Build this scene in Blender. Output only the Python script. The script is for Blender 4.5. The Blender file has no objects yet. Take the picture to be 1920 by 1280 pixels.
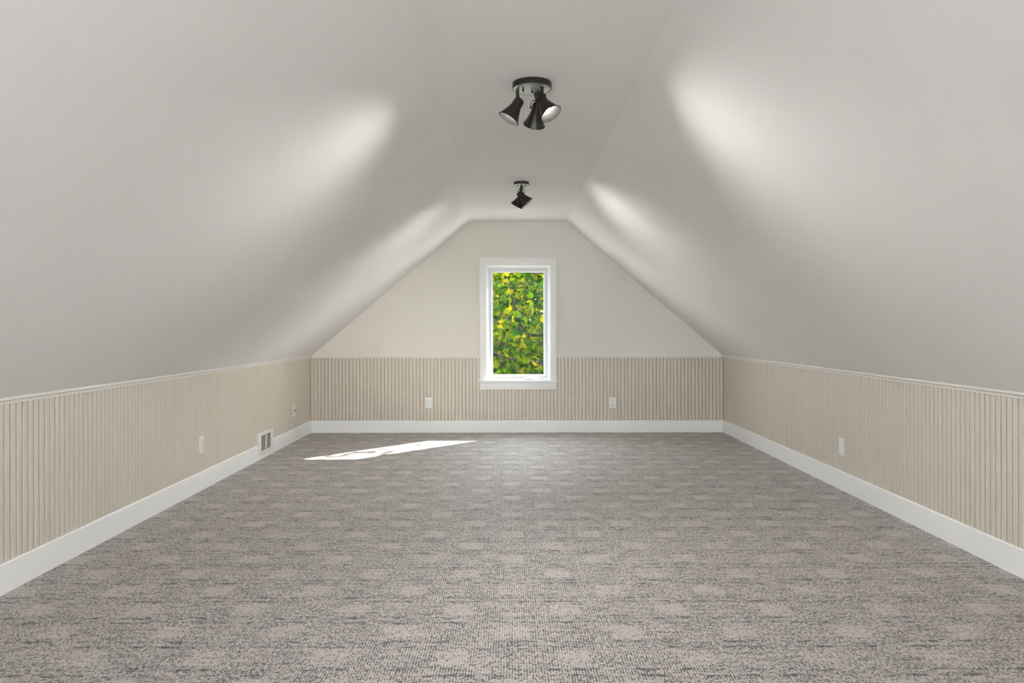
import bpy, bmesh, math, random
from mathutils import Vector, Matrix, Quaternion

random.seed(7)
R = math.radians
scene = bpy.context.scene
COL = scene.collection

# ------------------------------------------------------------------ room measures (metres)
S = 0.00556                      # metres per photo pixel on the far gable wall
FPX = 1345.0                     # focal length in photo pixels (1920 wide)
CAM = Vector((-0.067, 0.0, 1.084))
YB = FPX * S                     # far gable wall
YF = -4.2                        # gable wall behind the camera
XL, XR = -2.163, 2.163           # knee walls
CL, CR = -0.480, 0.511           # creases of the flat ceiling
ZC = 2.196                       # flat ceiling
ZK = 0.782                       # top of knee walls
ZB = 0.126                       # baseboard height
ZR = 0.774                       # underside of chair rail
def bx(u): return (u - 957.0) * S + CAM.x
def bz(v): return CAM.z + (615.0 - v) * S

# ------------------------------------------------------------------ camera
cam_d = bpy.data.cameras.new('camera')
cam = bpy.data.objects.new('camera', cam_d); COL.objects.link(cam)
cam.location = CAM
cam.rotation_euler = (R(90), R(0.10), 0)
cam_d.sensor_width = 36.0
cam_d.lens = FPX / 1920.0 * 36.0
cam_d.shift_x = 3.0 / 1920.0
cam_d.shift_y = -25.0 / 1920.0
cam_d.clip_start = 0.05; cam_d.clip_end = 500
scene.camera = cam

# ------------------------------------------------------------------ world, sun, exposure
world = bpy.data.worlds.new('overcast_sky'); scene.world = world
world.use_nodes = True
wn = world.node_tree.nodes; wl = world.node_tree.links
wn['Background'].inputs['Color'].default_value = (0.84, 0.93, 1.0, 1)
wn['Background'].inputs['Strength'].default_value = 10.0

sun_d = bpy.data.lights.new('sun', 'SUN'); sun_d.energy = 42.0; sun_d.angle = R(0.6)
sun_d.color = (1.0, 0.96, 0.88)
sun = bpy.data.objects.new('sun', sun_d); COL.objects.link(sun)
SUN_DIR = Vector((-0.98, -0.98, -1.0)).normalized()
sun.rotation_euler = SUN_DIR.to_track_quat('-Z', 'Y').to_euler()

vs = scene.view_settings
vs.view_transform = 'Standard'; vs.look = 'None'; vs.gamma = 1.0; vs.use_curve_mapping = False
vs.exposure = 0.50
scene.cycles.max_bounces = 7; scene.cycles.diffuse_bounces = 5
scene.cycles.use_adaptive_sampling = True; scene.cycles.adaptive_threshold = 0.05
scene.cycles.use_denoising = True; scene.cycles.denoising_prefilter = 'NONE'

BULB = 2300.0                     # radiance of the spotlight bulbs
FILL = 178.0                     # radiance of the globe lamps added behind the camera as fill

# ------------------------------------------------------------------ material helpers
def lin(r, g, b):
    def f(c):
        c /= 255.0
        return c / 12.92 if c <= 0.04045 else ((c + 0.055) / 1.055) ** 2.4
    return (f(r), f(g), f(b), 1)

class N:
    """small node-tree helper"""
    def __init__(self, name):
        self.m = bpy.data.materials.new(name); self.m.use_nodes = True
        self.t = self.m.node_tree; self.t.nodes.clear()
        self.out = self.t.nodes.new('ShaderNodeOutputMaterial')
    def node(self, typ, props=None, **inp):
        n = self.t.nodes.new(typ)
        for k, v in (props or {}).items(): setattr(n, k, v)
        for k, v in inp.items():
            key = k.replace('_', ' ')
            self.put(n.inputs[key] if key in n.inputs else n.inputs[int(k[1:])], v)
        return n
    def put(self, sock, v):
        if isinstance(v, bpy.types.NodeSocket): self.t.links.new(v, sock)
        elif hasattr(v, 'outputs'): self.t.links.new(v.outputs[0], sock)
        else: sock.default_value = v
    def math(self, op, a, b=0.0, c=None, clamp=False):
        n = self.t.nodes.new('ShaderNodeMath'); n.operation = op; n.use_clamp = clamp
        self.put(n.inputs[0], a); self.put(n.inputs[1], b)
        if c is not None: self.put(n.inputs[2], c)
        return n.outputs[0]
    def smooth(self, x, a, b, lo=0.0, hi=1.0):
        n = self.t.nodes.new('ShaderNodeMapRange'); n.interpolation_type = 'SMOOTHSTEP'
        for i, v in enumerate((x, a, b, lo, hi)): self.put(n.inputs[i], v)
        return n.outputs[0]
    def mix(self, f, a, b, mode='MIX'):
        n = self.t.nodes.new('ShaderNodeMix'); n.data_type = 'RGBA'; n.blend_type = mode
        self.put(n.inputs[0], f); self.put(n.inputs[6], a); self.put(n.inputs[7], b)
        return n.outputs[2]
    def noise(self, vec, scale, detail=2.0, rough=0.5):
        n = self.node('ShaderNodeTexNoise', None, Scale=scale, Detail=detail, Roughness=rough)
        self.put(n.inputs['Vector'], vec); return n.outputs[0]
    def mapping(self, vec, scale):
        n = self.node('ShaderNodeMapping', None, Vector=vec); n.inputs['Scale'].default_value = scale
        return n.outputs[0]
    def coord(self, which='Object'):
        return self.t.nodes.new('ShaderNodeTexCoord').outputs[which]
    def bump(self, h, strength, dist):
        return self.node('ShaderNodeBump', None, Height=h, Strength=strength, Distance=dist).outputs[0]
    def principled(self, col, rough=0.5, metal=0.0, spec=0.5, normal=None):
        n = self.node('ShaderNodeBsdfPrincipled', None, Base_Color=col, Roughness=rough, Metallic=metal)
        n.inputs['Specular IOR Level'].default_value = spec
        if normal is not None: self.put(n.inputs['Normal'], normal)
        return n
    def finish(self, sh):
        self.put(self.out.inputs['Surface'], sh); return self.m

def paint(name, col, rough=0.6, spec=0.3, wave=0.0, var=0.03):
    """brushed or rolled paint: slight tone variation, and a gentle waviness of old plaster where asked for"""
    k = N(name)
    n2 = k.noise(k.coord(), 1.3, 1.0)
    nrm = k.bump(n2, 0.6, wave) if wave else None
    c = k.mix(k.smooth(n2, 0.3, 0.7), tuple(x * (1 - var) for x in col[:3]) + (1,), tuple(min(1, x * (1 + var)) for x in col[:3]) + (1,))
    return k.finish(k.principled(c, rough, 0.0, spec, nrm))

M = {}
M['ceiling'] = paint('ceiling_paint', (0.86, 0.838, 0.825, 1), 0.7, 0.25, wave=0.010, var=0.015)
M['gable'] = paint('gable_paint', (0.79, 0.755, 0.70, 1), 0.65, 0.3, wave=0.004, var=0.015)
M['bead'] = paint('tan_satin_paint', (0.66, 0.60, 0.515, 1), 0.42, 0.5, var=0.02)
M['white'] = paint('white_semigloss', (0.90, 0.90, 0.89, 1), 0.35, 0.5, var=0.015)
M['rail'] = paint('cream_semigloss', (0.78, 0.755, 0.70, 1), 0.35, 0.5, var=0.02)
M['vinyl'] = paint('white_vinyl', (0.74, 0.745, 0.76, 1), 0.3, 0.5, var=0.01)
M['plastic'] = paint('white_plastic', (0.84, 0.83, 0.80, 1), 0.3, 0.5, var=0.01)
M['slot'] = paint('dark_slot', (0.03, 0.027, 0.025, 1), 0.6, 0.3)
M['register'] = paint('register_enamel', (0.80, 0.79, 0.745, 1), 0.35, 0.5)
M['grille'] = paint('register_grey', (0.36, 0.34, 0.32, 1), 0.5, 0.4)
M['duct'] = paint('duct_dark', (0.10, 0.095, 0.09, 1), 0.7, 0.2)
M['steel'] = N('screw_steel'); M['steel'] = M['steel'].finish(M['steel'].principled((0.5, 0.5, 0.5, 1), 0.35, 1.0))

def black_metal():
    k = N('oil_bronze_metal'); P = k.coord()
    n = k.noise(P, 400.0, 2.0)
    return k.finish(k.principled(k.mix(n, (0.010, 0.009, 0.008, 1), (0.018, 0.016, 0.014, 1)), 0.38, 0.0, 0.5, k.bump(n, 0.2, 0.0001)))
M['black'] = black_metal()
def inner():
    k = N('darkened_shade_lining'); n = k.noise(k.coord(), 60.0)  # lining colour darkened to near black so the bulb-lit inside reads grey
    return k.finish(k.node('ShaderNodeBsdfDiffuse', None, Color=k.mix(n, (0.0013, 0.0012, 0.0011, 1), (0.0017, 0.0016, 0.0015, 1))))
M['lining'] = inner()
def plate():
    k = N('polished_canopy_plate'); n = k.noise(k.coord(), 25.0)
    return k.finish(k.principled(k.mix(n, (0.70, 0.82, 0.76, 1), (0.78, 0.88, 0.82, 1)), 0.42, 1.0))
M['plate'] = plate()
def glow(name, col, s):
    k = N(name)
    e = k.node('ShaderNodeEmission', None, Color=col, Strength=s)
    return k.finish(e)
M['bulb'] = glow('lit_bulb', (1.0, 0.985, 0.96, 1), BULB)
M['bulb_small'] = glow('lit_small_bulb', (1.0, 0.985, 0.96, 1), BULB * 0.62)
M['fill_globe'] = glow('lit_fill_globe', (0.88, 0.96, 1.0, 1), FILL)

def glass():
    k = N('window_glass')
    lw_ = k.node('ShaderNodeLayerWeight', None, Blend=0.5)
    fr = k.math('ADD', k.math('MULTIPLY', k.math('POWER', lw_.outputs['Facing'], 5.0), 0.8), 0.012)
    tr = k.node('ShaderNodeBsdfTransparent', None, Color=(0.95, 0.97, 0.96, 1))
    gl = k.node('ShaderNodeBsdfGlossy', None, Color=(1, 1, 1, 1), Roughness=0.02)
    mx = k.node('ShaderNodeMixShader'); k.put(mx.inputs[0], fr)
    k.t.links.new(tr.outputs[0], mx.inputs[1]); k.t.links.new(gl.outputs[0], mx.inputs[2])
    return k.finish(mx)
M['glass'] = glass()

def carpet():
    k = N('grey_loop_carpet'); P = k.coord()
    sx = k.node('ShaderNodeSeparateXYZ', None, Vector=P)
    x, y = sx.outputs[0], sx.outputs[1]
    a = 0.2025
    wob = k.math('MULTIPLY', k.math('SUBTRACT', k.noise(P, 26.0, 2.0), 0.5), 0.035)
    xw = k.math('ADD', x, wob)
    yw = k.math('ADD', y, k.math('MULTIPLY', k.math('SUBTRACT', k.noise(k.mapping(P, (1.0, 1.0, 3.0)), 31.0, 2.0), 0.5), 0.03))
    gx = k.math('DIVIDE', k.math('ADD', xw, 0.67 + a / 2 + 40 * a), a)
    gy = k.math('DIVIDE', k.math('ADD', yw, -2.765 + a / 2 + 40 * a), a)
    ix, iy = k.math('FLOOR', gx), k.math('FLOOR', gy)
    par = k.math('MODULO', k.math('ADD', ix, iy), 2.0)                 # 0 = cell with a light square
    lightcell = k.math('SUBTRACT', 1.0, par)
    fx = k.math('ABSOLUTE', k.math('SUBTRACT', k.math('SUBTRACT', gx, ix), 0.5))
    fy = k.math('ABSOLUTE', k.math('SUBTRACT', k.math('SUBTRACT', gy, iy), 0.5))
    sq = k.math('MULTIPLY', k.smooth(fx, 0.24, 0.31, 1, 0), k.smooth(fy, 0.22, 0.29, 1, 0))
    sq = k.math('MULTIPLY', sq, lightcell)
    # loops: rows of tufts along the length of the room
    pitch = 0.0092
    row = k.math('SINE', k.math('MULTIPLY', k.math('ADD', x, k.math('MULTIPLY', wob, 0.08)), 2 * math.pi / pitch))
    tuft = k.noise(k.mapping(P, (1.0, 0.55, 1.0)), 190.0, 2.5, 0.6)
    coarse = k.noise(k.mapping(P, (1.0, 0.6, 1.0)), 85.0, 2.0, 0.6)
    patchy = k.noise(P, 8.0, 3.0, 0.6)
    # speckle darkness
    d = k.math('ADD', k.math('MULTIPLY', row, 0.075), tuft)
    d = k.math('ADD', d, k.math('MULTIPLY', k.math('SUBTRACT', coarse, 0.5), 0.55))
    d = k.math('ADD', d, k.math('MULTIPLY', k.math('SUBTRACT', patchy, 0.5), -0.16))
    streak = k.noise(k.mapping(P, (9.0, 42.0, 1.0)), 1.0, 3.0, 0.6)
    d = k.math('ADD', d, k.math('MULTIPLY', k.math('SUBTRACT', streak, 0.5), 0.34))
    d = k.math('ADD', d, k.math('MULTIPLY', sq, -0.068))
    # broken dark cross lines under the light squares and between cells
    ln = k.smooth(k.math('ABSOLUTE', k.math('SUBTRACT', fy, 0.40)), 0.02, 0.05, 1, 0)
    ln = k.math('MULTIPLY', ln, k.smooth(fx, 0.30, 0.48, 1, 0))
    ln = k.math('MULTIPLY', ln, k.smooth(k.noise(k.mapping(P, (0.8, 2.0, 1.0)), 22.0, 3.0), 0.45, 0.62))
    d = k.math('ADD', d, k.math('MULTIPLY', ln, 0.20))
    dark = k.smooth(d, 0.45, 0.63)
    base = k.mix(k.smooth(k.noise(P, 60.0, 3.0), 0.3, 0.7), (0.445, 0.405, 0.386, 1), (0.565, 0.517, 0.492, 1))
    base = k.mix(k.math('MULTIPLY', sq, 0.12), base, (0.56, 0.51, 0.485, 1))
    c = k.mix(dark, base, (0.070, 0.061, 0.057, 1))
    p = k.principled(c, 0.62, 0.0, 0.5, k.bump(k.math('SUBTRACT', 1.0, tuft), 0.4, 0.003))
    p.inputs['Sheen Weight'].default_value = 0.12; p.inputs['Sheen Roughness'].default_value = 0.5
    return k.finish(p)
M['carpet'] = carpet()

def leafmat(name, rnd_node, rnd_sock, stops):
    k = N(name)
    r = k.t.nodes.new(rnd_node).outputs[rnd_sock]
    ramp = k.node('ShaderNodeValToRGB', None, Fac=r)
    cr = ramp.color_ramp
    while len(cr.elements) > 1: cr.elements.remove(cr.elements[-1])
    cr.elements[0].position, cr.elements[0].color = stops[0][0], stops[0][1] + (1,)
    for p_, c_ in stops[1:]:
        e = cr.elements.new(p_); e.color = c_ + (1,)
    col = ramp.outputs[0]
    di = k.node('ShaderNodeBsdfDiffuse', None, Color=col)
    tr = k.node('ShaderNodeBsdfTranslucent', None, Color=k.mix(0.35, col, k.mix(1.0, col, (1.35, 1.2, 0.5, 1), 'MULTIPLY')))
    m1 = k.node('ShaderNodeMixShader'); m1.inputs[0].default_value = 0.55
    k.t.links.new(di.outputs[0], m1.inputs[1]); k.t.links.new(tr.outputs[0], m1.inputs[2])
    return k.finish(m1)
MAPLE = [(0.0, (0.0008, 0.007, 0.0008)), (0.2, (0.004, 0.020, 0.0004)), (0.45, (0.017, 0.043, 0.0003)), (0.72, (0.046, 0.066, 0.0003)), (0.93, (0.09, 0.080, 0.0004)), (1.0, (0.13, 0.07, 0.001))]  # darkest greens put the shade inside the crown into the leaf colour
FAR = [(0.0, (0.002, 0.010, 0.005)), (0.5, (0.005, 0.020, 0.008)), (1.0, (0.012, 0.034, 0.012))]
M['leaf'] = leafmat('maple_leaf', 'ShaderNodeObjectInfo', 'Random', MAPLE)
M['leafmass'] = leafmat('maple_foliage', 'ShaderNodeNewGeometry', 'Random Per Island', MAPLE)
M['farmass'] = leafmat('dark_foliage', 'ShaderNodeNewGeometry', 'Random Per Island', FAR)
def bark():
    k = N('dark_bark'); n = k.noise(k.mapping(k.coord(), (8, 8, 2)), 6.0, 5.0)
    return k.finish(k.principled(k.mix(n, (0.0015, 0.0012, 0.001, 1), (0.006, 0.0048, 0.004, 1)), 0.9, 0.0, 0.2, k.bump(n, 0.6, 0.01)))
M['bark'] = bark()
def bounce_ground():  # ground made pale to bounce daylight up through the windows
    k = N('pale_bounce_ground'); n = k.noise(k.coord(), 9.0, 6.0)
    return k.finish(k.principled(k.mix(n, (0.30, 0.29, 0.27, 1), (0.46, 0.45, 0.42, 1)), 0.95, 0.0, 0.1))
M['bounce_ground'] = bounce_ground()

# ------------------------------------------------------------------ mesh helpers
class MB:
    def __init__(self): self.v = []; self.f = []
    def add(self, vs, fs):
        o = len(self.v); self.v += [tuple(p) for p in vs]; self.f += [tuple(i + o for i in f) for f in fs]; return self
    def box(self, x0, x1, y0, y1, z0, z1):
        vs = [(x, y, z) for z in (z0, z1) for y in (y0, y1) for x in (x0, x1)]
        return self.add(vs, [(0, 2, 3, 1), (4, 5, 7, 6), (0, 1, 5, 4), (2, 6, 7, 3), (0, 4, 6, 2), (1, 3, 7, 5)])
    def prism(self, pts, y0, y1):
        """polygon pts (x,z) extruded along y"""
        n = len(pts)
        vs = [(p[0], y0, p[1]) for p in pts] + [(p[0], y1, p[1]) for p in pts]
        fs = [tuple(range(n)), tuple(range(2 * n - 1, n - 1, -1))]
        fs += [(i, i + n, (i + 1) % n + n, (i + 1) % n) for i in range(n)]
        return self.add(vs, fs)
    def lathe(self, prof, axis_o=(0, 0, 0), axis=(0, 0, 1), seg=32, closed=False):
        """profile (r, t) turned about an axis"""
        o = Vector(axis_o); q = Vector((0, 0, 1)).rotation_difference(Vector(axis).normalized())
        base = len(self.v); n = len(prof)
        for r, t in prof:
            for i in range(seg):
                a = 2 * math.pi * i / seg
                self.v.append(tuple(o + q @ Vector((r * math.cos(a), r * math.sin(a), t))))
        m = n if closed else n - 1
        for j in range(m):
            for i in range(seg):
                a, b = base + j * seg, base + ((j + 1) % n) * seg
                self.f.append((a + i, a + (i + 1) % seg, b + (i + 1) % seg, b + i))
        return self
    def tube(self, pts, rad, seg=10):
        pts = [Vector(p) for p in pts]; rad = rad if isinstance(rad, (list, tuple)) else [rad] * len(pts)
        base = len(self.v); up = None
        for i, p in enumerate(pts):
            t = (pts[min(i + 1, len(pts) - 1)] - pts[max(i - 1, 0)]).normalized()
            if up is None:
                up = t.orthogonal().normalized()
            up = (up - t * up.dot(t)).normalized(); w = t.cross(up)
            for k in range(seg):
                a = 2 * math.pi * k / seg
                self.v.append(tuple(p + (up * math.cos(a) + w * math.sin(a)) * rad[i]))
        for i in range(len(pts) - 1):
            for k in range(seg):
                a, b = base + i * seg, base + (i + 1) * seg
                self.f.append((a + k, a + (k + 1) % seg, b + (k + 1) % seg, b + k))
        self.f.append(tuple(base + k for k in range(seg - 1, -1, -1)))
        self.f.append(tuple(base + (len(pts) - 1) * seg + k for k in range(seg)))
        return self
    def strap(self, pts, wdir, w, th):
        """flat strap along pts, width direction wdir"""
        pts = [Vector(p) for p in pts]; wd = Vector(wdir).normalized(); base = len(self.v)
        for i, p in enumerate(pts):
            t = (pts[min(i + 1, len(pts) - 1)] - pts[max(i - 1, 0)]).normalized(); nn = t.cross(wd).normalized()
            for a, b in ((-1, -1), (1, -1), (1, 1), (-1, 1)):
                self.v.append(tuple(p + wd * (a * w / 2) + nn * (b * th / 2)))
        for i in range(len(pts) - 1):
            for k in range(4):
                a, b = base + 4 * i, base + 4 * (i + 1)
                self.f.append((a + k, a + (k + 1) % 4, b + (k + 1) % 4, b + k))
        self.f.append((base + 3, base + 2, base + 1, base)); e = base + 4 * (len(pts) - 1)
        self.f.append((e, e + 1, e + 2, e + 3))
        return self
    def mesh(self, name, mat, smooth=None, bevel=0.0, bseg=2):
        me = bpy.data.meshes.new(name); me.from_pydata(self.v, [], self.f); me.update()
        bm = bmesh.new(); bm.from_mesh(me)
        bmesh.ops.recalc_face_normals(bm, faces=bm.faces)
        if bevel:
            eds = [e for e in bm.edges if len(e.link_faces) == 2 and e.calc_face_angle(0) > R(40)]
            bmesh.ops.bevel(bm, geom=eds, offset=bevel, segments=bseg, affect='EDGES', profile=0.5, clamp_overlap=True)
        bm.to_mesh(me); bm.free()
        me.materials.append(mat)
        if smooth is not None:
            for p in me.polygons: p.use_smooth = True
            me.set_sharp_from_angle(angle=R(smooth))
        return me
    def build(self, name, mat, parent=None, smooth=None, bevel=0.0, bseg=2, loc=None):
        o = bpy.data.objects.new(name, self.mesh(name, mat, smooth, bevel, bseg)); COL.objects.link(o)
        if parent: o.parent = parent
        if loc: o.location = loc
        return o

def tag(o, label=None, cat=None, group=None, kind=None):
    if label: o['label'] = label
    if cat: o['category'] = cat
    if group: o['group'] = group
    if kind: o['kind'] = kind
    return o
def empty(name, loc=(0, 0, 0), rotz=0.0):
    o = bpy.data.objects.new(name, None); COL.objects.link(o)
    o.location = loc; o.rotation_euler = (0, 0, rotz); o.empty_display_size = 0.1
    return o
def inst(name, me, parent, loc=(0, 0, 0)):
    o = bpy.data.objects.new(name, me); COL.objects.link(o); o.parent = parent; o.location = loc
    return o

# ------------------------------------------------------------------ floor, walls, ceiling
T = 0.16
floor = MB().box(XL - T, XR + T, YF - T, YB + T, -0.12, 0.0).build('floor', M['carpet'])
tag(floor, 'grey loop pile carpet with a faint grid of lighter squares', kind='structure')

# ceiling: two slopes and the flat strip, one plastered skin with eased creases
def ceil_profile(cl, cr):
    g = (ZC - ZK) / (cl - XL); r = 0.05                     # eased crease on the left, crisp on the right
    ease = []
    for i in range(7):
        t = i / 6.0
        p0, p1, p2 = Vector((cl - r, ZC - r * g)), Vector((cl, ZC)), Vector((cl + r, ZC))
        ease.append(tuple(p0 * (1 - t) ** 2 + p1 * 2 * t * (1 - t) + p2 * t * t))
    return [(XL, ZK)] + ease + [(cr, ZC), (XR, ZK)]
cm = MB()
ys = [YF - T, 1.0, 3.0, 4.2, 5.6, 6.8, YB + T]
def cl_at(y): return CL + 0.042 * min(1.0, max(0.0, (YB - y) / 3.3))
rows = []
for y in ys:
    prof = ceil_profile(cl_at(y), CR); n = len(prof)
    rows.append(len(cm.v))
    cm.v += [(p[0], y, p[1]) for p in prof]
    cm.v += [((p[0] - T) if i == 0 else (p[0] + T) if i == n - 1 else p[0], y, p[1] + (0.0 if i in (0, n - 1) else 0.2)) for i, p in enumerate(prof)]
for a, b in zip(rows, rows[1:]):
    for i in range(n - 1):
        cm.f.append((a + i, a + i + 1, b + i + 1, b + i))
        cm.f.append((a + n + i, b + n + i, b + n + i + 1, a + n + i + 1))
    cm.f.append((a, b, b + n, a + n)); cm.f.append((a + n - 1, a + 2 * n - 1, b + 2 * n - 1, b + n - 1))
for a in (rows[0], rows[-1]):
    for i in range(n - 1): cm.f.append((a + i, a + n + i, a + n + i + 1, a + i + 1))
ceiling = cm.build('ceiling', M['ceiling'])
tag(ceiling, 'off-white attic ceiling, two long slopes meeting a narrow flat strip', kind='structure')

# beadboard strip
PIT = 0.0367; TH = 0.015; GAP = 0.0068
def strip_mesh(name, h):
    w = PIT - GAP; c = 0.0016
    pts = [(-w / 2, 0), (-w / 2, TH - c * 1.3), (-w / 2 + c, TH), (w / 2 - c, TH), (w / 2, TH - c * 1.3), (w / 2, 0)]
    m = MB(); n = len(pts)
    m.v = [(p[0], -p[1], 0) for p in pts] + [(p[0], -p[1], h) for p in pts]
    m.f = [tuple(range(n)), tuple(range(2 * n - 1, n - 1, -1))] + [(i, i + n, (i + 1) % n + n, (i + 1) % n) for i in range(n)]
    return m.mesh(name, M['bead'])
HS = ZR + 0.004 - (ZB - 0.006)
strip_full = strip_mesh('beadboard_strip', HS)

# knee walls
for side, xw, sgn in (('left', XL, -1), ('right', XR, 1)):
    w = MB().box(min(xw, xw + sgn * T), max(xw, xw + sgn * T), YF - T, YB + T, 0.0, ZK).build('wall_' + side, M['bead'])
    tag(w, 'low %s knee wall panelled in tan painted beadboard' % side, kind='structure')
    y = YB - TH - PIT / 2
    while y > YF + PIT:
        o = inst('beadboard_strip', strip_full, w, (xw, y, ZB - 0.006))
        o.rotation_euler = (0, 0, R(90) if sgn < 0 else R(-90))
        y -= PIT

# gable walls with window openings
def slope_z(x):
    if x < CL: return ZK + (x - XL) * (ZC - ZK) / (CL - XL)
    if x > CR: return ZK + (XR - x) * (ZC - ZK) / (XR - CR)
    return ZC
def gable(name, y0, y1, wx0, wx1, wz0, wz1):
    m = MB(); e = 0.03
    def top(x): return slope_z(x) + e
    m.prism([(XL, 0), (wx0, 0), (wx0, top(wx0))] + ([(CL, top(CL))] if wx0 > CL else []) + [(XL, top(XL))], y0, y1)
    m.prism([(wx1, 0), (XR, 0), (XR, top(XR))] + ([(CR, top(CR))] if wx1 < CR else []) + [(wx1, top(wx1))], y0, y1)
    m.prism([(wx0, 0), (wx1, 0), (wx1, wz0), (wx0, wz0)], y0, y1)
    m.prism([(wx0, wz1), (wx1, wz1), (wx1, top(wx1))] + ([(CR, top(CR))] if wx1 > CR else []) + ([(CL, top(CL))] if wx0 < CL else []) + [(wx0, top(wx0))], y0, y1)
    return m.build(name, M['gable'])
WX0, WX1, WZ0, WZ1 = bx(912.0), bx(1031.6), bz(713.0), bz(497.5)       # rough opening inside the casing
wall_back = gable('wall_back', YB, YB + T, WX0, WX1, WZ0, WZ1)
tag(wall_back, 'far gable wall with a single window above tan beadboard', kind='structure')
FWIN = [(-1.58, -0.72, 0.42, 1.24), (0.98, 1.66, 0.42, 1.20)]          # two small windows flanking the middle
def gable_front(name, y0, y1):
    m = MB(); e = 0.03
    def top(x): return slope_z(x) + e
    xs = [XL, FWIN[0][0], FWIN[0][1], CL, CR, FWIN[1][0], FWIN[1][1], XR]
    for x0, x1 in zip(xs, xs[1:]):
        hole = [w for w in FWIN if abs(w[0] - x0) < 1e-6]
        if hole:
            m.prism([(x0, 0), (x1, 0), (x1, hole[0][2]), (x0, hole[0][2])], y0, y1)
            m.prism([(x0, hole[0][3]), (x1, hole[0][3]), (x1, top(x1)), (x0, top(x0))], y0, y1)
        else:
            m.prism([(x0, 0), (x1, 0), (x1, top(x1)), (x0, top(x0))], y0, y1)
    return m.build(name, M['gable'])
wall_front = gable_front('wall_front', YF - T, YF)
tag(wall_front, 'gable wall opposite the window wall', kind='structure')
# beadboard on the far gable
CAX0, CAX1 = bx(899.0), bx(1043.6)
strip_low = strip_mesh('beadboard_strip_short', bz(724.0) - (ZB - 0.006))
backing = MB()
x = XL + TH + PIT / 2
while x < XR - TH:
    inside = CAX0 + 0.004 < x - PIT / 2 and x + PIT / 2 < CAX1 - 0.004
    o = inst('beadboard_strip', strip_low if inside else strip_full, wall_back, (x, YB - 0.001, ZB - 0.006))
    x += PIT
# tan backing seen in the grooves of the far gable
bk = MB().box(XL, CAX0 + 0.03, YB - 0.0015, YB, 0, ZR + 0.004).box(CAX1 - 0.03, XR, YB - 0.0015, YB, 0, ZR + 0.004).box(CAX0 + 0.03, CAX1 - 0.03, YB - 0.0015, YB, 0, bz(724.0))
bk.build('groove_backing', M['bead'], wall_back)

# ------------------------------------------------------------------ baseboards and chair rails
def run_profile(m, prof, p0, p1, inward):
    """profile (d, z): d = distance from the wall; from p0 to p1 (xy), inward = unit xy"""
    n = len(prof); o = len(m.v)
    for p in (p0, p1):
        m.v += [(p[0] + inward[0] * d, p[1] + inward[1] * d, z) for d, z in prof]
    m.f += [tuple(o + i for i in range(n)), tuple(o + 2 * n - 1 - i for i in range(n))]
    m.f += [(o + i, o + i + n, o + (i + 1) % n + n, o + (i + 1) % n) for i in range(n)]
    return m
BP = [(0, 0), (0.024, 0), (0.024, ZB - 0.006), (0.021, ZB), (0, ZB)]
RP = [(0, ZR), (0.019, ZR), (0.020, ZR + 0.004), (0.020, ZR + 0.010), (0.025, ZR + 0.013), (0.029, ZR + 0.019), (0.029, ZR + 0.026), (0.027, ZK + 0.0215), (0, ZK - 0.001)]
def depth_left(u): return YB * 377.0 / (957.0 - u)
b = empty('baseboard_left'); tag(b, 'white baseboard along the left knee wall', kind='structure')
VY0, VY1, VZ0, VZ1 = 5.89, 6.225, 0.040, 0.222                    # floor register
for p0, p1, pr in (((XL, YF), (XL, VY0 - 0.004), BP), ((XL, VY1 + 0.004), (XL, YB), BP),
                   ((XL, VY0 - 0.004), (XL, VY1 + 0.004), [(0, 0), (0.024, 0), (0.024, 0.030), (0.021, 0.034), (0, 0.034)])):
    run_profile(MB(), pr, p0, p1, (1, 0)).build('board', M['white'], b)
b = empty('baseboard_right'); tag(b, 'white baseboard along the right knee wall', kind='structure')
run_profile(MB(), BP, (XR, YF), (XR, YB), (-1, 0)).build('board', M['white'], b)
b = empty('baseboard_back'); tag(b, 'white baseboard under the window wall', kind='structure')
run_profile(MB(), BP, (XL + 0.024, YB), (bx(776) - 0.0006, YB), (0, -1)).build('board', M['white'], b)
run_profile(MB(), [(d, z - (0.003 if z > 0.01 else 0)) for d, z in BP], (bx(776) + 0.0006, YB), (XR - 0.024, YB), (0, -1)).build('board', M['white'], b)

t = empty('trim_1'); tag(t, 'cream chair rail where the left slope meets the beadboard', kind='structure')
yj = depth_left(203)
run_profile(MB(), RP, (XL, YF), (XL, yj - 0.001), (1, 0)).build('rail', M['rail'], t, smooth=30)
run_profile(MB(), RP, (XL, yj + 0.001), (XL, YB), (1, 0)).build('rail', M['rail'], t, smooth=30)
t = empty('trim_2'); tag(t, 'cream chair rail where the right slope meets the beadboard', kind='structure')
run_profile(MB(), RP, (XR, YF), (XR, YB), (-1, 0)).build('rail', M['rail'], t, smooth=30)
t = empty('trim_3'); tag(t, 'cream chair rail across the window wall', kind='structure')
RB = [(0, ZR), (0.019, ZR), (0.021, ZR + 0.006), (0.021, ZR + 0.012), (0.018, ZR + 0.017), (0, ZR + 0.017)]
run_profile(MB(), RB, (XL + 0.01, YB), (CAX0, YB), (0, -1)).build('rail', M['rail'], t, smooth=30)
run_profile(MB(), RB, (CAX1, YB), (XR - 0.01, YB), (0, -1)).build('rail', M['rail'], t, smooth=30)

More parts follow.
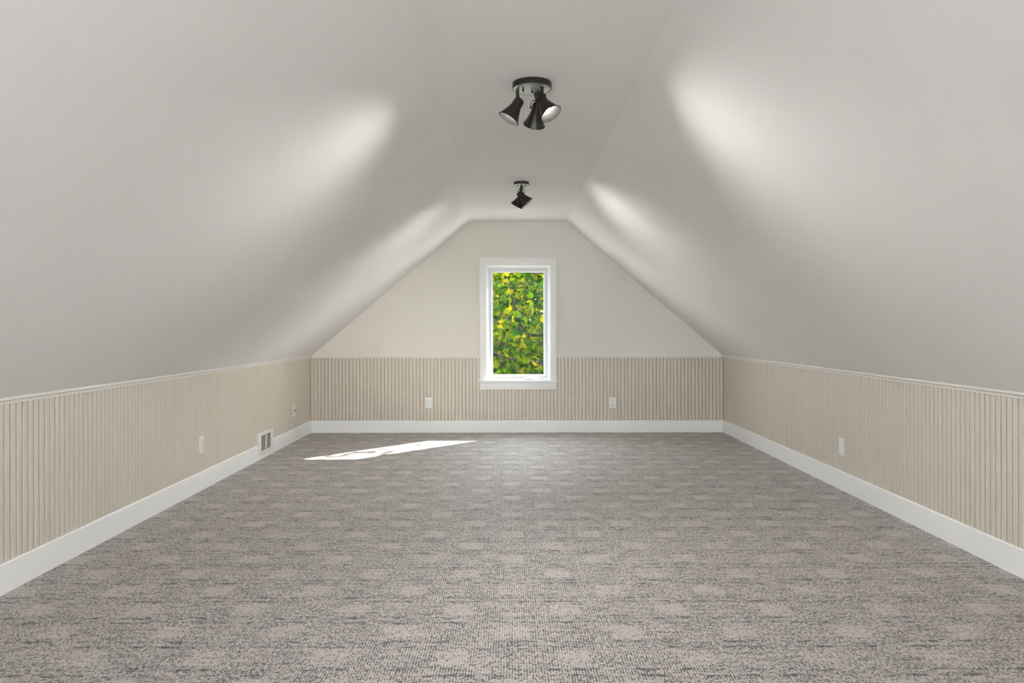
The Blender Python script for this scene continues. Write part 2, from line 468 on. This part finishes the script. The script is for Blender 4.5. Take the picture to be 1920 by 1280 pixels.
# ------------------------------------------------------------------ far window
w1 = empty('window_1', (0, 0, 0)); tag(w1, 'white casement window with wide flat casing, yellow green leaves outside', kind='structure')
cb = 0.026
def wbox(name, u0, u1, v0, v1, d0, d1, parent=w1, mat='white', bev=0.0012):
    return MB().box(bx(u0), bx(u1), YB - d1, YB - d0, bz(v1), bz(v0)).build(name, M[mat], parent, smooth=40, bevel=bev)
wbox('header_board', 899.6, 1043.2, 482.0, 496.6, 0.0, cb)
wbox('header_fillet', 898.2, 1045.2, 496.6, 498.4, 0.0, cb + 0.010)
wbox('casing_board', 899.2, 912.4, 498.4, 712.6, 0.0, cb)
wbox('casing_board', 1031.2, 1043.6, 498.4, 712.6, 0.0, cb)
wbox('window_stool', 897.0, 1045.4, 712.6, 715.4, -0.10, cb + 0.022)
wbox('apron', 899.4, 1043.2, 715.4, 730.0, 0.0, cb)
def ring(name, o, i, d0, d1, parent, mat, bev=0.0015):
    """rectangular frame: o/i = (u0,u1,v0,v1) outer and inner, from depth d0 to d1 behind the wall face"""
    ou, iu = o, i
    def pt(u, v, d): return (bx(u), YB + d, bz(v))
    vs = []
    for d in (d0, d1):
        for (u0, u1, v0, v1) in (ou, iu):
            vs += [pt(u0, v0, d), pt(u1, v0, d), pt(u1, v1, d), pt(u0, v1, d)]
    fs = []
    for k in range(4):
        j = (k + 1) % 4
        fs += [(k, j, 4 + j, 4 + k), (8 + k, 12 + k, 12 + j, 8 + j), (k, 8 + k, 8 + j, j), (4 + k, 4 + j, 12 + j, 12 + k)]
    return MB().add(vs, fs).build(name, M[mat], parent, smooth=40, bevel=bev)
ring('jamb', (912.0, 1031.6, 497.5, 713.0), (914.4, 1029.2, 500.6, 712.4), -0.004, 0.15, w1, 'white')
ring('window_frame', (914.4, 1029.2, 500.6, 712.4), (917.6, 1026.2, 503.6, 708.5), 0.030, 0.135, w1, 'vinyl')
sash = ring('sash', (917.6, 1026.2, 503.6, 708.5), (922.6, 1021.0, 508.6, 703.8), 0.050, 0.100, w1, 'vinyl', 0.003)
ring('glazing_bead', (922.2, 1021.4, 508.2, 704.2), (923.6, 1020.0, 509.8, 702.8), 0.058, 0.090, sash, 'vinyl', 0.001)
MB().box(bx(923.0), bx(1020.6), YB + 0.072, YB + 0.078, bz(703.2), bz(509.2)).build('pane', M['glass'], sash)
# crank cover with folded handle, and the lock lever
ck = MB().box(bx(983.5), bx(1001.5), YB + 0.004, YB + 0.048, bz(711.6), bz(706.0)).build('crank_cover', M['vinyl'], w1, smooth=40, bevel=0.006, bseg=3)
MB().strap([(bx(985.5), YB + 0.000, bz(706.8)), (bx(992), YB - 0.001, bz(705.6)), (bx(1000.5), YB - 0.001, bz(705.2))], (0, 1, 0), 0.012, 0.006).build('crank_handle', M['plastic'], ck, smooth=40)
lk = MB().box(bx(914.6), bx(917.4), YB + 0.020, YB + 0.031, bz(696.0), bz(678.0)).build('lock_plate', M['vinyl'], w1, smooth=40, bevel=0.002)
MB().strap([(bx(916.0), YB + 0.018, bz(692.5)), (bx(917.0), YB + 0.008, bz(687.5)), (bx(917.6), YB + 0.012, bz(680.0))], (1, 0, 0), 0.009, 0.006).build('lock_lever', M['plastic'], lk, smooth=40)

# windows in the gable behind the camera (the daylight on the near slopes)
for k_, (FX0, FX1, FZ0, FZ1) in enumerate(FWIN):
    w2 = empty('window_%d' % (k_ + 2)); tag(w2, 'small %s window in the gable opposite' % ('left', 'right')[k_], kind='structure')
    def fb(name, x0, x1, z0, z1, y0, y1, mat='white', parent=None):
        return MB().box(x0, x1, y0, y1, z0, z1).build(name, M[mat], parent or w2, smooth=40, bevel=0.0015)
    fb('casing_board', FX0 - 0.075, FX0, FZ0, FZ1, YF, YF + cb); fb('casing_board', FX1, FX1 + 0.075, FZ0, FZ1, YF, YF + cb)
    fb('header_board', FX0 - 0.075, FX1 + 0.075, FZ1, FZ1 + 0.06, YF, YF + cb); fb('window_stool', FX0 - 0.085, FX1 + 0.085, FZ0 - 0.016, FZ0, YF - 0.1, YF + 0.04)
    fb('apron', FX0 - 0.075, FX1 + 0.075, FZ0 - 0.095, FZ0 - 0.016, YF, YF + cb)
    fb('stile', FX0, FX0 + 0.04, FZ0, FZ1, YF - 0.10, YF - 0.05, 'vinyl'); fb('stile', FX1 - 0.04, FX1, FZ0, FZ1, YF - 0.10, YF - 0.05, 'vinyl')
    fb('sash_rail', FX0 + 0.04, FX1 - 0.04, FZ0, FZ0 + 0.045, YF - 0.10, YF - 0.05, 'vinyl'); fb('sash_rail', FX0 + 0.04, FX1 - 0.04, FZ1 - 0.045, FZ1, YF - 0.10, YF - 0.05, 'vinyl')
    MB().box(FX0 + 0.04, FX1 - 0.04, YF - 0.079, YF - 0.073, FZ0 + 0.045, FZ1 - 0.045).build('pane', M['glass'], w2)

# ------------------------------------------------------------------ spotlight fixtures
def arc(c, e1, e2, r, a0, a1, n):
    return [Vector(c) + Vector(e1) * (r * math.cos(a0 + (a1 - a0) * i / n)) + Vector(e2) * (r * math.sin(a0 + (a1 - a0) * i / n)) for i in range(n + 1)]
LEN = 0.104
SH_OUT = [(0.0005, -0.002), (0.016, -0.001), (0.021, 0.003), (0.0235, 0.010), (0.0240, 0.034), (0.0255, 0.042), (0.033, 0.064), (0.041, 0.085), (0.0485, 0.101), (0.0500, 0.1035), (0.0500, LEN)]
SH_IN = [(0.0490, LEN), (0.0475, 0.1005), (0.0395, 0.0845), (0.0315, 0.0635), (0.0240, 0.042), (0.0225, 0.034), (0.0220, 0.012), (0.0005, 0.010)]
def make_head(root, foot, pivot, aim, lit=True, roll=None, bulb='bulb'):
    """one swivel spot: stem from the canopy, yoke, cord, shade, lining, bulb (fixture-local coordinates)"""
    foot, pivot, aim = Vector(foot), Vector(pivot), Vector(aim).normalized()
    side = aim.cross(Vector((0, 0, 1)))
    side = side.normalized() if side.length > 0.05 else Vector((1, 0, 0))
    if roll is not None: side = Vector(roll).normalized(); side = (side - aim * side.dot(aim)).normalized()
    rear = pivot - aim * 0.024
    # stem and knuckle
    st = MB().tube([foot, foot * 0.5 + (pivot + Vector((0, 0, 0.036))) * 0.5, pivot + Vector((0, 0, 0.034))], 0.0075, 14)
    st.build('stem', M['black'], root, smooth=40)
    # yoke: U strap from the knuckle down both sides to the pivots
    W = 0.0285
    topc = pivot + Vector((0, 0, 0.034))
    pts = [pivot - side * W, pivot - side * W + (topc - pivot) * 0.55]
    pts += [topc - side * W * 0.75, topc, topc + side * W * 0.75]
    pts += [pivot + side * W + (topc - pivot) * 0.55, pivot + side * W]
    yk = MB().strap(pts, (topc - pivot).cross(side), 0.013, 0.003).build('yoke', M['black'], root, smooth=50)
    for s in (-1, 1):
        MB().lathe([(0.0003, 0.0), (0.0062, 0.0005), (0.0066, 0.004), (0.0050, 0.0062), (0.0003, 0.0066)], pivot + side * s * (W - 0.001), side * s, 14).build('pivot_screw', M['black'], yk, smooth=40)
        MB().tube([pivot + side * s * 0.0222, pivot + side * s * (W + 0.001)], 0.0032, 8).build('pivot_pin', M['black'], yk, smooth=40)
    # shade, lining, bulb
    sh = MB().lathe(SH_OUT, rear, aim, 40).build('shade', M['black'], root, smooth=35)
    MB().lathe([(0.0500, LEN), (0.0515, LEN - 0.0012), (0.0515, LEN + 0.0012), (0.0490, LEN + 0.0012), (0.0490, LEN)], rear, aim, 40).build('rim', M['lining'], sh, smooth=50)  # rim takes the darkened lining colour to keep its lit edge from glowing
    MB().lathe(SH_IN, rear, aim, 40).build('lining', M['lining'], sh, smooth=35)
    if lit:
        bp = [(0.0003, 0.030)] + [(0.0205 * math.sin(a), 0.0585 - 0.0205 * math.cos(a)) for a in (0.7, 1.2, 1.7, 2.2, 2.7)] + [(0.0003, 0.079)]
        MB().lathe(bp, rear, aim, 12).build('bulb', M[bulb], root, smooth=60)
        MB().lathe([(0.0003, 0.012), (0.0125, 0.012), (0.0125, 0.040), (0.0003, 0.040)], rear, aim, 16).build('lamp_socket', M['slot'], root, smooth=40)
    # feed cord from canopy to the back of the shade
    back = rear + aim * 0.004 + side * 0.010
    lift = (Vector((0, 0, 1)) - aim * aim.z).normalized()
    c0 = foot + side * 0.016 + Vector((0, 0, -0.002))
    p1 = c0 + Vector((0, 0, -0.022)) + side * 0.012
    p2 = back - aim * 0.016 + side * 0.008
    cp = [c0.lerp(p1, 0.0), c0.lerp(p1, 0.6), p1.lerp(p2, 0.35) + side * 0.006, p1.lerp(p2, 0.8) + side * 0.005, p2.lerp(back, 0.6), back]
    MB().tube(cp, 0.0024, 8).build('cord', M['black'], root, smooth=60)

def make_canopy(root, r, h, studs):
    MB().lathe([(0.0005, 0.0), (r, 0.0), (r + 0.0005, -0.003), (r, -h + 0.002), (r - 0.0015, -h), (r - 0.0030, -h), (r - 0.0032, -h + 0.003), (0.0005, -h + 0.003)], (0, 0, 0), (0, 0, 1), 56).build('canopy', M['black'], root, smooth=35)
    MB().lathe([(r - 0.0036, -h + 0.0029), (r - 0.0040, -h + 0.0010), (r - 0.0065, -h - 0.0006), (r * 0.6, -h - 0.0012), (0.0005, -h - 0.0012)], (0, 0, 0), (0, 0, 1), 56).build('canopy_plate', M['plate'], root, smooth=40)
    for (x, y) in studs:
        MB().lathe([(0.0003, 0.0), (0.0042, 0.0), (0.0046, -0.004), (0.0046, -0.011), (0.0034, -0.0135), (0.0003, -0.014)], (x, y, -h - 0.001), (0, 0, 1), 14).build('cap_nut', M['black'], root, smooth=40)

f1 = empty('ceiling_spotlight', (0.033, 3.262, ZC))
tag(f1, 'larger black ceiling fixture with three flared spotlight heads, nearer the viewer', 'light fixture')
make_canopy(f1, 0.0885, 0.026, [(-0.040, -0.012), (0.002, 0.012), (0.030, 0.04)])
H1 = -0.026
make_head(f1, (-0.066, -0.004, H1), (-0.066, -0.004, -0.094), (-0.51, -0.05, -0.86))
make_head(f1, (0.016, 0.052, H1), (0.025, 0.050, -0.098), (-0.15, 0.62, -0.77), lit=False, roll=(1, 0.1, 0))
make_head(f1, (0.046, -0.030, H1), (0.044, -0.034, -0.090), (0.47, -0.30, -0.80))

f2 = empty('ceiling_spotlight', (0.019, 5.478, ZC))
tag(f2, 'small black ceiling fixture with two flared spotlight heads, close to the window wall', 'light fixture')
make_canopy(f2, 0.058, 0.020, [(-0.030, -0.012), (0.031, -0.012)])
H2 = -0.020
make_head(f2, (0.000, -0.012, H2), (-0.008, -0.014, -0.098), (0.66, -0.02, -0.73), bulb='bulb_small')
make_head(f2, (0.004, 0.030, H2), (0.002, 0.034, -0.100), (-0.46, 0.28, -0.82))

# two unseen globe lamps added behind the viewer to brighten the room
def add_fill_lamp(x, y, label):
    d = empty('fill_lamp', (x, y, 0)); tag(d, label, 'fill lamp')
    r, z = 0.14, 0.80
    MB().lathe([(0.0005, 0.0), (0.13, 0.0), (0.132, 0.006), (0.128, 0.014), (0.03, 0.022), (0.014, 0.034), (0.0005, 0.036)], (0, 0, 0), (0, 0, 1), 32).build('base', M['black'], d, smooth=40)
    MB().tube([(0, 0, 0.03), (0, 0, z - r - 0.02)], 0.009, 12).build('pole', M['black'], d, smooth=60)
    MB().lathe([(0.0005, -0.03), (0.02, -0.028), (0.035, -0.006), (0.038, 0.008), (0.0005, 0.008)], (0, 0, z - r), (0, 0, 1), 24).build('fitter', M['black'], d, smooth=40)
    prof = [(r * math.sin(a), r * math.cos(a)) for a in (2.86, 2.5, 2.1, 1.7, 1.3, 0.9, 0.5, 0.2)] + [(0.001, r)]
    MB().lathe(prof, (0, 0, z), (0, 0, 1), 16).build('glass_globe', M['fill_globe'], d, smooth=60)
add_fill_lamp(-1.05, -2.9, 'unseen globe lamp added behind the viewer for fill light, left one of two')
add_fill_lamp(1.15, -2.9, 'unseen globe lamp added behind the viewer for fill light, right one of two')

# ------------------------------------------------------------------ outlets and register
def rrect(w, h, r, n=5):
    pts = []
    for cx, cz, a0 in ((w / 2 - r, h / 2 - r, 0), (-w / 2 + r, h / 2 - r, 90), (-w / 2 + r, -h / 2 + r, 180), (w / 2 - r, -h / 2 + r, 270)):
        for i in range(n + 1):
            a = R(a0 + 90 * i / n); pts.append((cx + r * math.cos(a), cz + r * math.sin(a)))
    return pts
def plate_on(name, loc, rotz, label):
    o = empty(name, loc, rotz); tag(o, label, 'wall plate', 'white plates on the beadboard')
    MB().prism(rrect(0.0705, 0.1145, 0.003), -0.006, 0.0).build('cover_plate', M['plastic'], o, smooth=40, bevel=0.0018)
    return o
def duplex(loc, rotz, label):
    o = plate_on('wall_outlet', loc, rotz, label); o['category'] = 'outlet'
    for s in (-1, 1):
        pts = [(x * 1.0, max(-0.0125, min(0.0125, z)) + s * 0.0195) for x, z in rrect(0.0335, 0.029, 0.0125)]
        rc = MB().prism(pts, -0.0085, -0.0055).build('receptacle', M['plastic'], o, smooth=40, bevel=0.0005)
        for dx, hh in ((-0.0064, 0.009), (0.0064, 0.0075)):
            MB().box(dx - 0.0013, dx + 0.0013, -0.0088, -0.0082, s * 0.0195 + 0.0035 - hh / 2, s * 0.0195 + 0.0035 + hh / 2).build('blade_slot', M['slot'], rc)
        MB().lathe([(0.0002, 0), (0.0028, 0), (0.0028, 0.0006), (0.0002, 0.0006)], (0, -0.0082, s * 0.0195 - 0.0068), (0, -1, 0), 12).build('ground_hole', M['slot'], rc)
    MB().lathe([(0.0002, 0), (0.0032, 0), (0.0028, 0.0014), (0.0002, 0.0016)], (0, -0.006, 0), (0, -1, 0), 12).build('screw', M['steel'], o, smooth=40)
    return o
XLs, XRs, YBs = XL + TH, XR - TH, YB - TH - 0.001
duplex((bx(803.6), YBs, bz(754.2)), 0, 'white duplex outlet on the window wall, between window and left corner')
duplex((bx(1148.0), YBs, bz(754.8)), 0, 'white duplex outlet on the window wall, right of the window')
duplex((XLs, depth_left(372), 0.306), R(90), 'white duplex outlet on the left wall, nearer than the floor register')
o = plate_on('cable_plate', (XLs, depth_left(547.2), 0.297), R(90), 'small white cable plate on the left wall beside the far corner')
MB().lathe([(0.0002, 0), (0.0075, 0), (0.0075, 0.002), (0.0048, 0.0022), (0.0048, 0.011), (0.0002, 0.011)], (0, -0.006, 0), (0, -1, 0), 12).build('cable_jack', M['slot'], o, smooth=40)
for s in (-1, 1):
    MB().lathe([(0.0002, 0), (0.0034, 0), (0.0030, 0.0014), (0.0002, 0.0016)], (0, -0.006, s * 0.0415), (0, -1, 0), 12).build('screw', M['grille'], o, smooth=40)
o = plate_on('switch_plate', (XRs, YB * 401.0 / (1582.5 - 957.0), 0.289), R(-90), 'white wall plate with one flat rectangular insert on the right wall')
MB().prism(rrect(0.034, 0.068, 0.003), -0.0085, -0.0055).build('insert', M['plastic'], o, smooth=40, bevel=0.0008)
for s in (-1, 1):
    MB().lathe([(0.0002, 0), (0.0030, 0), (0.0026, 0.0012), (0.0002, 0.0014)], (0, -0.006, s * 0.0485), (0, -1, 0), 12).build('screw', M['plastic'], o, smooth=40)

# register: a stepped frame with two louvred openings, set into a notch of the baseboard
rg = empty('air_register', (XL, (VY0 + VY1) / 2, (VZ0 + VZ1) / 2), R(90))
tag(rg, 'white metal floor-level air register with two grey grilles set into the baseboard', 'air vent')
RW, RH = (VY1 - VY0), (VZ1 - VZ0)
def rect_ring(o, i, y0, y1):
    m = MB(); vs = []
    for y in (y0, y1):
        for (w, h) in (o, i): vs += [(-w / 2, y, -h / 2), (w / 2, y, -h / 2), (w / 2, y, h / 2), (-w / 2, y, h / 2)]
    fs = []
    for k in range(4):
        j = (k + 1) % 4
        fs += [(k, j, 4 + j, 4 + k), (8 + k, 12 + k, 12 + j, 8 + j), (k, 8 + k, 8 + j, j), (4 + k, 4 + j, 12 + j, 12 + k)]
    return m.add(vs, fs)
rect_ring((RW, RH), (RW - 0.085, RH - 0.055), -0.036, -0.012).build('frame', M['register'], rg, smooth=40, bevel=0.003)
rect_ring((RW - 0.012, RH - 0.010), (RW - 0.09, RH - 0.06), -0.014, 0.0).build('box', M['register'], rg)
MB().box(-0.006, 0.006, -0.037, -0.012, -(RH - 0.055) / 2, (RH - 0.055) / 2).build('mullion', M['register'], rg, smooth=40, bevel=0.001)
MB().box(-(RW - 0.07) / 2, (RW - 0.07) / 2, -0.004, -0.001, -(RH - 0.045) / 2, (RH - 0.045) / 2).build('damper', M['duct'], rg)
for s in (-1, 1):
    g = MB(); x0 = 0.006 if s > 0 else -(RW - 0.085) / 2; x1 = (RW - 0.085) / 2 if s > 0 else -0.006
    nb = 15
    for i in range(nb):
        z = -(RH - 0.055) / 2 + (i + 0.5) * (RH - 0.055) / nb
        g.add([(x0, -0.030, z - 0.0035), (x1, -0.030, z - 0.0035), (x1, -0.020, z + 0.0030), (x0, -0.020, z + 0.0030),
               (x0, -0.030, z - 0.0022), (x1, -0.030, z - 0.0022), (x1, -0.020, z + 0.0043), (x0, -0.020, z + 0.0043)],
              [(0, 1, 2, 3), (7, 6, 5, 4), (0, 4, 5, 1), (1, 5, 6, 2), (2, 6, 7, 3), (3, 7, 4, 0)])
    tag(g.build('grille', M['grille'], rg), 'grey louvred grille', kind='stuff')

# ------------------------------------------------------------------ outside: lawn, maple, darker trees behind
ZG = -3.3
lw = MB().box(-150, 150, -120, 260, ZG - 0.2, ZG).build('ground', M['bounce_ground']); tag(lw, 'ground below the house, made pale to bounce daylight up', kind='structure')

LEAF = [(0, 0), (0.10, 0.03), (0.34, -0.06), (0.30, 0.10), (0.52, 0.26), (0.33, 0.32), (0.36, 0.50), (0.19, 0.50), (0.13, 0.62), (0.0, 0.98)]
def leaf_geo(bend):
    right = LEAF; left = [(-x, y) for x, y in reversed(LEAF[1:-1])]
    pts = right + left
    vs = [(x, y - 0.3, -bend * (abs(x) ** 1.5) * 0.9 - bend * 0.5 * (y - 0.3) ** 2) for x, y in pts] + [(0, 0.02, 0.02 * bend)]
    c = len(pts)
    return vs, [(c, i, (i + 1) % len(pts)) for i in range(len(pts))]
leaf_meshes = []
for bnd in (0.25, 0.6, -0.2, 1.0):
    vs_, fs_ = leaf_geo(bnd)
    leaf_meshes.append(MB().add(vs_, fs_).mesh('leaf', M['leaf']))

rng = random.Random(11)
to_sun = -SUN_DIR
def in_sun_path(p):
    """does the sunbeam through the far window pass this point?"""
    k = (p.y - (YB + 0.07)) / to_sun.y
    if k <= 0: return False
    q = p - to_sun * k
    return bx(921) - 0.06 < q.x < bx(1021) + 0.06 and bz(704) - 0.06 < q.z < bz(508) + 0.06
def leaf_rot(r):
    # leaves hang flat-ish and droop, tips outward
    return (Matrix.Rotation(r.uniform(0, 2 * math.pi), 4, 'Z') @ Matrix.Rotation(r.gauss(R(48), R(26)), 4, 'X') @ Matrix.Rotation(r.gauss(0, R(25)), 4, 'Y')).to_quaternion()
tree = empty('maple_tree', (1.6, 12.6, ZG)); tag(tree, 'maple tree with yellow green autumn leaves filling the window view', 'tree')
def rel(p): return Vector(p) - Vector(tree.location)
def limb(pts, r0, r1, name='branch'):
    n = len(pts); m = MB().tube([rel(p) for p in pts], [r0 + (r1 - r0) * i / (n - 1) for i in range(n)], 8)
    return m.build(name, M['bark'], tree, smooth=60)
limb([(1.6, 12.6, ZG), (1.55, 12.6, -1.5), (1.66, 12.65, 0.4), (1.5, 12.6, 2.0), (1.6, 12.7, 3.0)], 0.20, 0.07, 'trunk')
def win_pt(u, v, y):
    """point at depth y seen at photo pixel (u,v): used to place the visible boughs"""
    return Vector((CAM.x + (u - 957) / FPX * y, y, CAM.z + (615 - v) / FPX * y))
limb([(1.62, 12.6, 0.15), (1.2, 11.6, 0.22), win_pt(1030, 683, 10.6), win_pt(990, 677, 10.3), win_pt(950, 671, 10.1), win_pt(930, 662, 9.9), (-0.9, 9.7, 0.95)], 0.035, 0.008)
limb([win_pt(1012, 680, 10.5), win_pt(1013, 660, 10.5), win_pt(1017, 640, 10.6)], 0.008, 0.004)
limb([win_pt(962, 673, 10.15), win_pt(950, 685, 10.1), win_pt(938, 698, 10.0)], 0.006, 0.004)
limb([(1.6, 12.6, 1.0), (0.9, 11.9, 1.0), win_pt(990, 628, 11.2), win_pt(975, 606, 11.0), win_pt(968, 585, 10.9), win_pt(955, 540, 10.7), win_pt(950, 500, 10.5)], 0.040, 0.012)
limb([win_pt(990, 626, 11.2), win_pt(997, 615, 11.1), win_pt(1010, 606, 11.0), (0.9, 10.9, 1.4)], 0.014, 0.006)
limb([win_pt(971, 596, 10.95), win_pt(950, 597, 10.8), win_pt(925, 603, 10.6), (-0.6, 10.3, 1.25)], 0.012, 0.006)
limb([(1.55, 12.6, 2.2), (0.8, 11.4, 2.0), win_pt(1000, 512, 10.4), win_pt(985, 500, 10.2), (-0.5, 9.8, 2.3)], 0.030, 0.008)
limb([win_pt(1020, 578, 10.9), win_pt(1000, 574, 10.8), win_pt(985, 569, 10.7)], 0.007, 0.004)
limb([(1.6, 12.6, 2.4), (2.4, 11.6, 2.6), (2.9, 10.9, 2.8)], 0.05, 0.015)
limb([(1.6, 12.6, 1.8), (2.5, 12.2, 2.1), (3.4, 11.6, 2.2)], 0.05, 0.015)

# 300 leaves in the middle of the view as single parts, the rest of the crown as one mass
for i in range(300):
    y = rng.uniform(9.3, 11.6)
    p = win_pt(rng.uniform(912, 1032), rng.uniform(498, 714), y)
    if in_sun_path(p) and rng.random() < 0.8: continue
    s = rng.uniform(0.08, 0.13)
    o = inst('leaf', leaf_meshes[rng.randrange(4)], tree, rel(p))
    o.rotation_mode = 'QUATERNION'; o.rotation_quaternion = leaf_rot(rng); o.scale = (s, s, s)
mass = MB(); gv = [leaf_geo(b_) for b_ in (0.25, 0.6, -0.2, 1.0)]
clumps = [Vector((rng.uniform(-3.0, 3.4), rng.uniform(10.6, 13.8), rng.uniform(-1.8, 2.6))) for _ in range(520)]
cnt = 0
while cnt < 22000:
    c = clumps[rng.randrange(len(clumps))]
    p = c + Vector((rng.gauss(0, 0.34), rng.gauss(0, 0.34), rng.gauss(0, 0.24)))
    cnt += 1
    if p.y < 9.3 or (in_sun_path(p) and rng.random() < 0.93): continue
    q = leaf_rot(rng); s = rng.uniform(0.07, 0.12); vs_, fs_ = gv[rng.randrange(4)]
    loc = rel(p)
    mass.add([loc + q @ (Vector(v) * s) for v in vs_], fs_)
for i in range(75):                                      # unseen overhanging bough, added to dapple the sunbeam
    hi = i < 58
    q0 = Vector((rng.uniform(bx(915), bx(1028)), YB + 0.07, rng.uniform(1.22, 1.75) if hi else rng.uniform(0.6, 1.3)))
    p = q0 + to_sun * rng.uniform(4.6, 6.2)
    q = leaf_rot(rng); s = rng.uniform(0.09, 0.14); vs_, fs_ = gv[rng.randrange(4)]
    mass.add([rel(p) + q @ (Vector(v) * s) for v in vs_], fs_)
tag(mass.build('foliage', M['leafmass'], tree), kind='stuff')
limb([(1.6, 12.7, 3.0), (2.2, 11.6, 3.8), (2.6, 10.8, 4.3), (2.9, 10.2, 4.6)], 0.05, 0.012)  # limb for the unseen bough added across the sunbeam

for (cx, cy, hh, rr, lab) in ((-0.4, 17.4, 7.0, 2.2, 'dark green tree close behind the maple, seen through its gaps'), (1.5, 22.6, 7.8, 2.5, 'farthest dark green tree, behind the other trees outside')):
    tr = empty('broadleaf_tree', (cx, cy, ZG)); tag(tr, lab, 'tree', 'dark trees beyond the maple')
    MB().tube([(0, 0, 0), (0.1, 0, hh * 0.4), (0, 0.1, hh * 0.85)], [0.22, 0.15, 0.05], 8).build('trunk', M['bark'], tr, smooth=60)
    ms = MB()
    for i in range(3000):
        a = rng.uniform(0, 2 * math.pi); zz = rng.uniform(0.10, 1.0); rad = rr * math.sqrt(rng.random()) * math.sin(math.pi * min(1, zz * 0.85 + 0.12)) ** 0.6
        q = leaf_rot(rng); s = rng.uniform(0.22, 0.36); vs_, fs_ = gv[rng.randrange(4)]
        loc = Vector((rad * math.cos(a), rad * math.sin(a), zz * hh))
        ms.add([loc + q @ (Vector(v) * s) for v in vs_], fs_)
    tag(ms.build('foliage', M['farmass'], tr), kind='stuff')
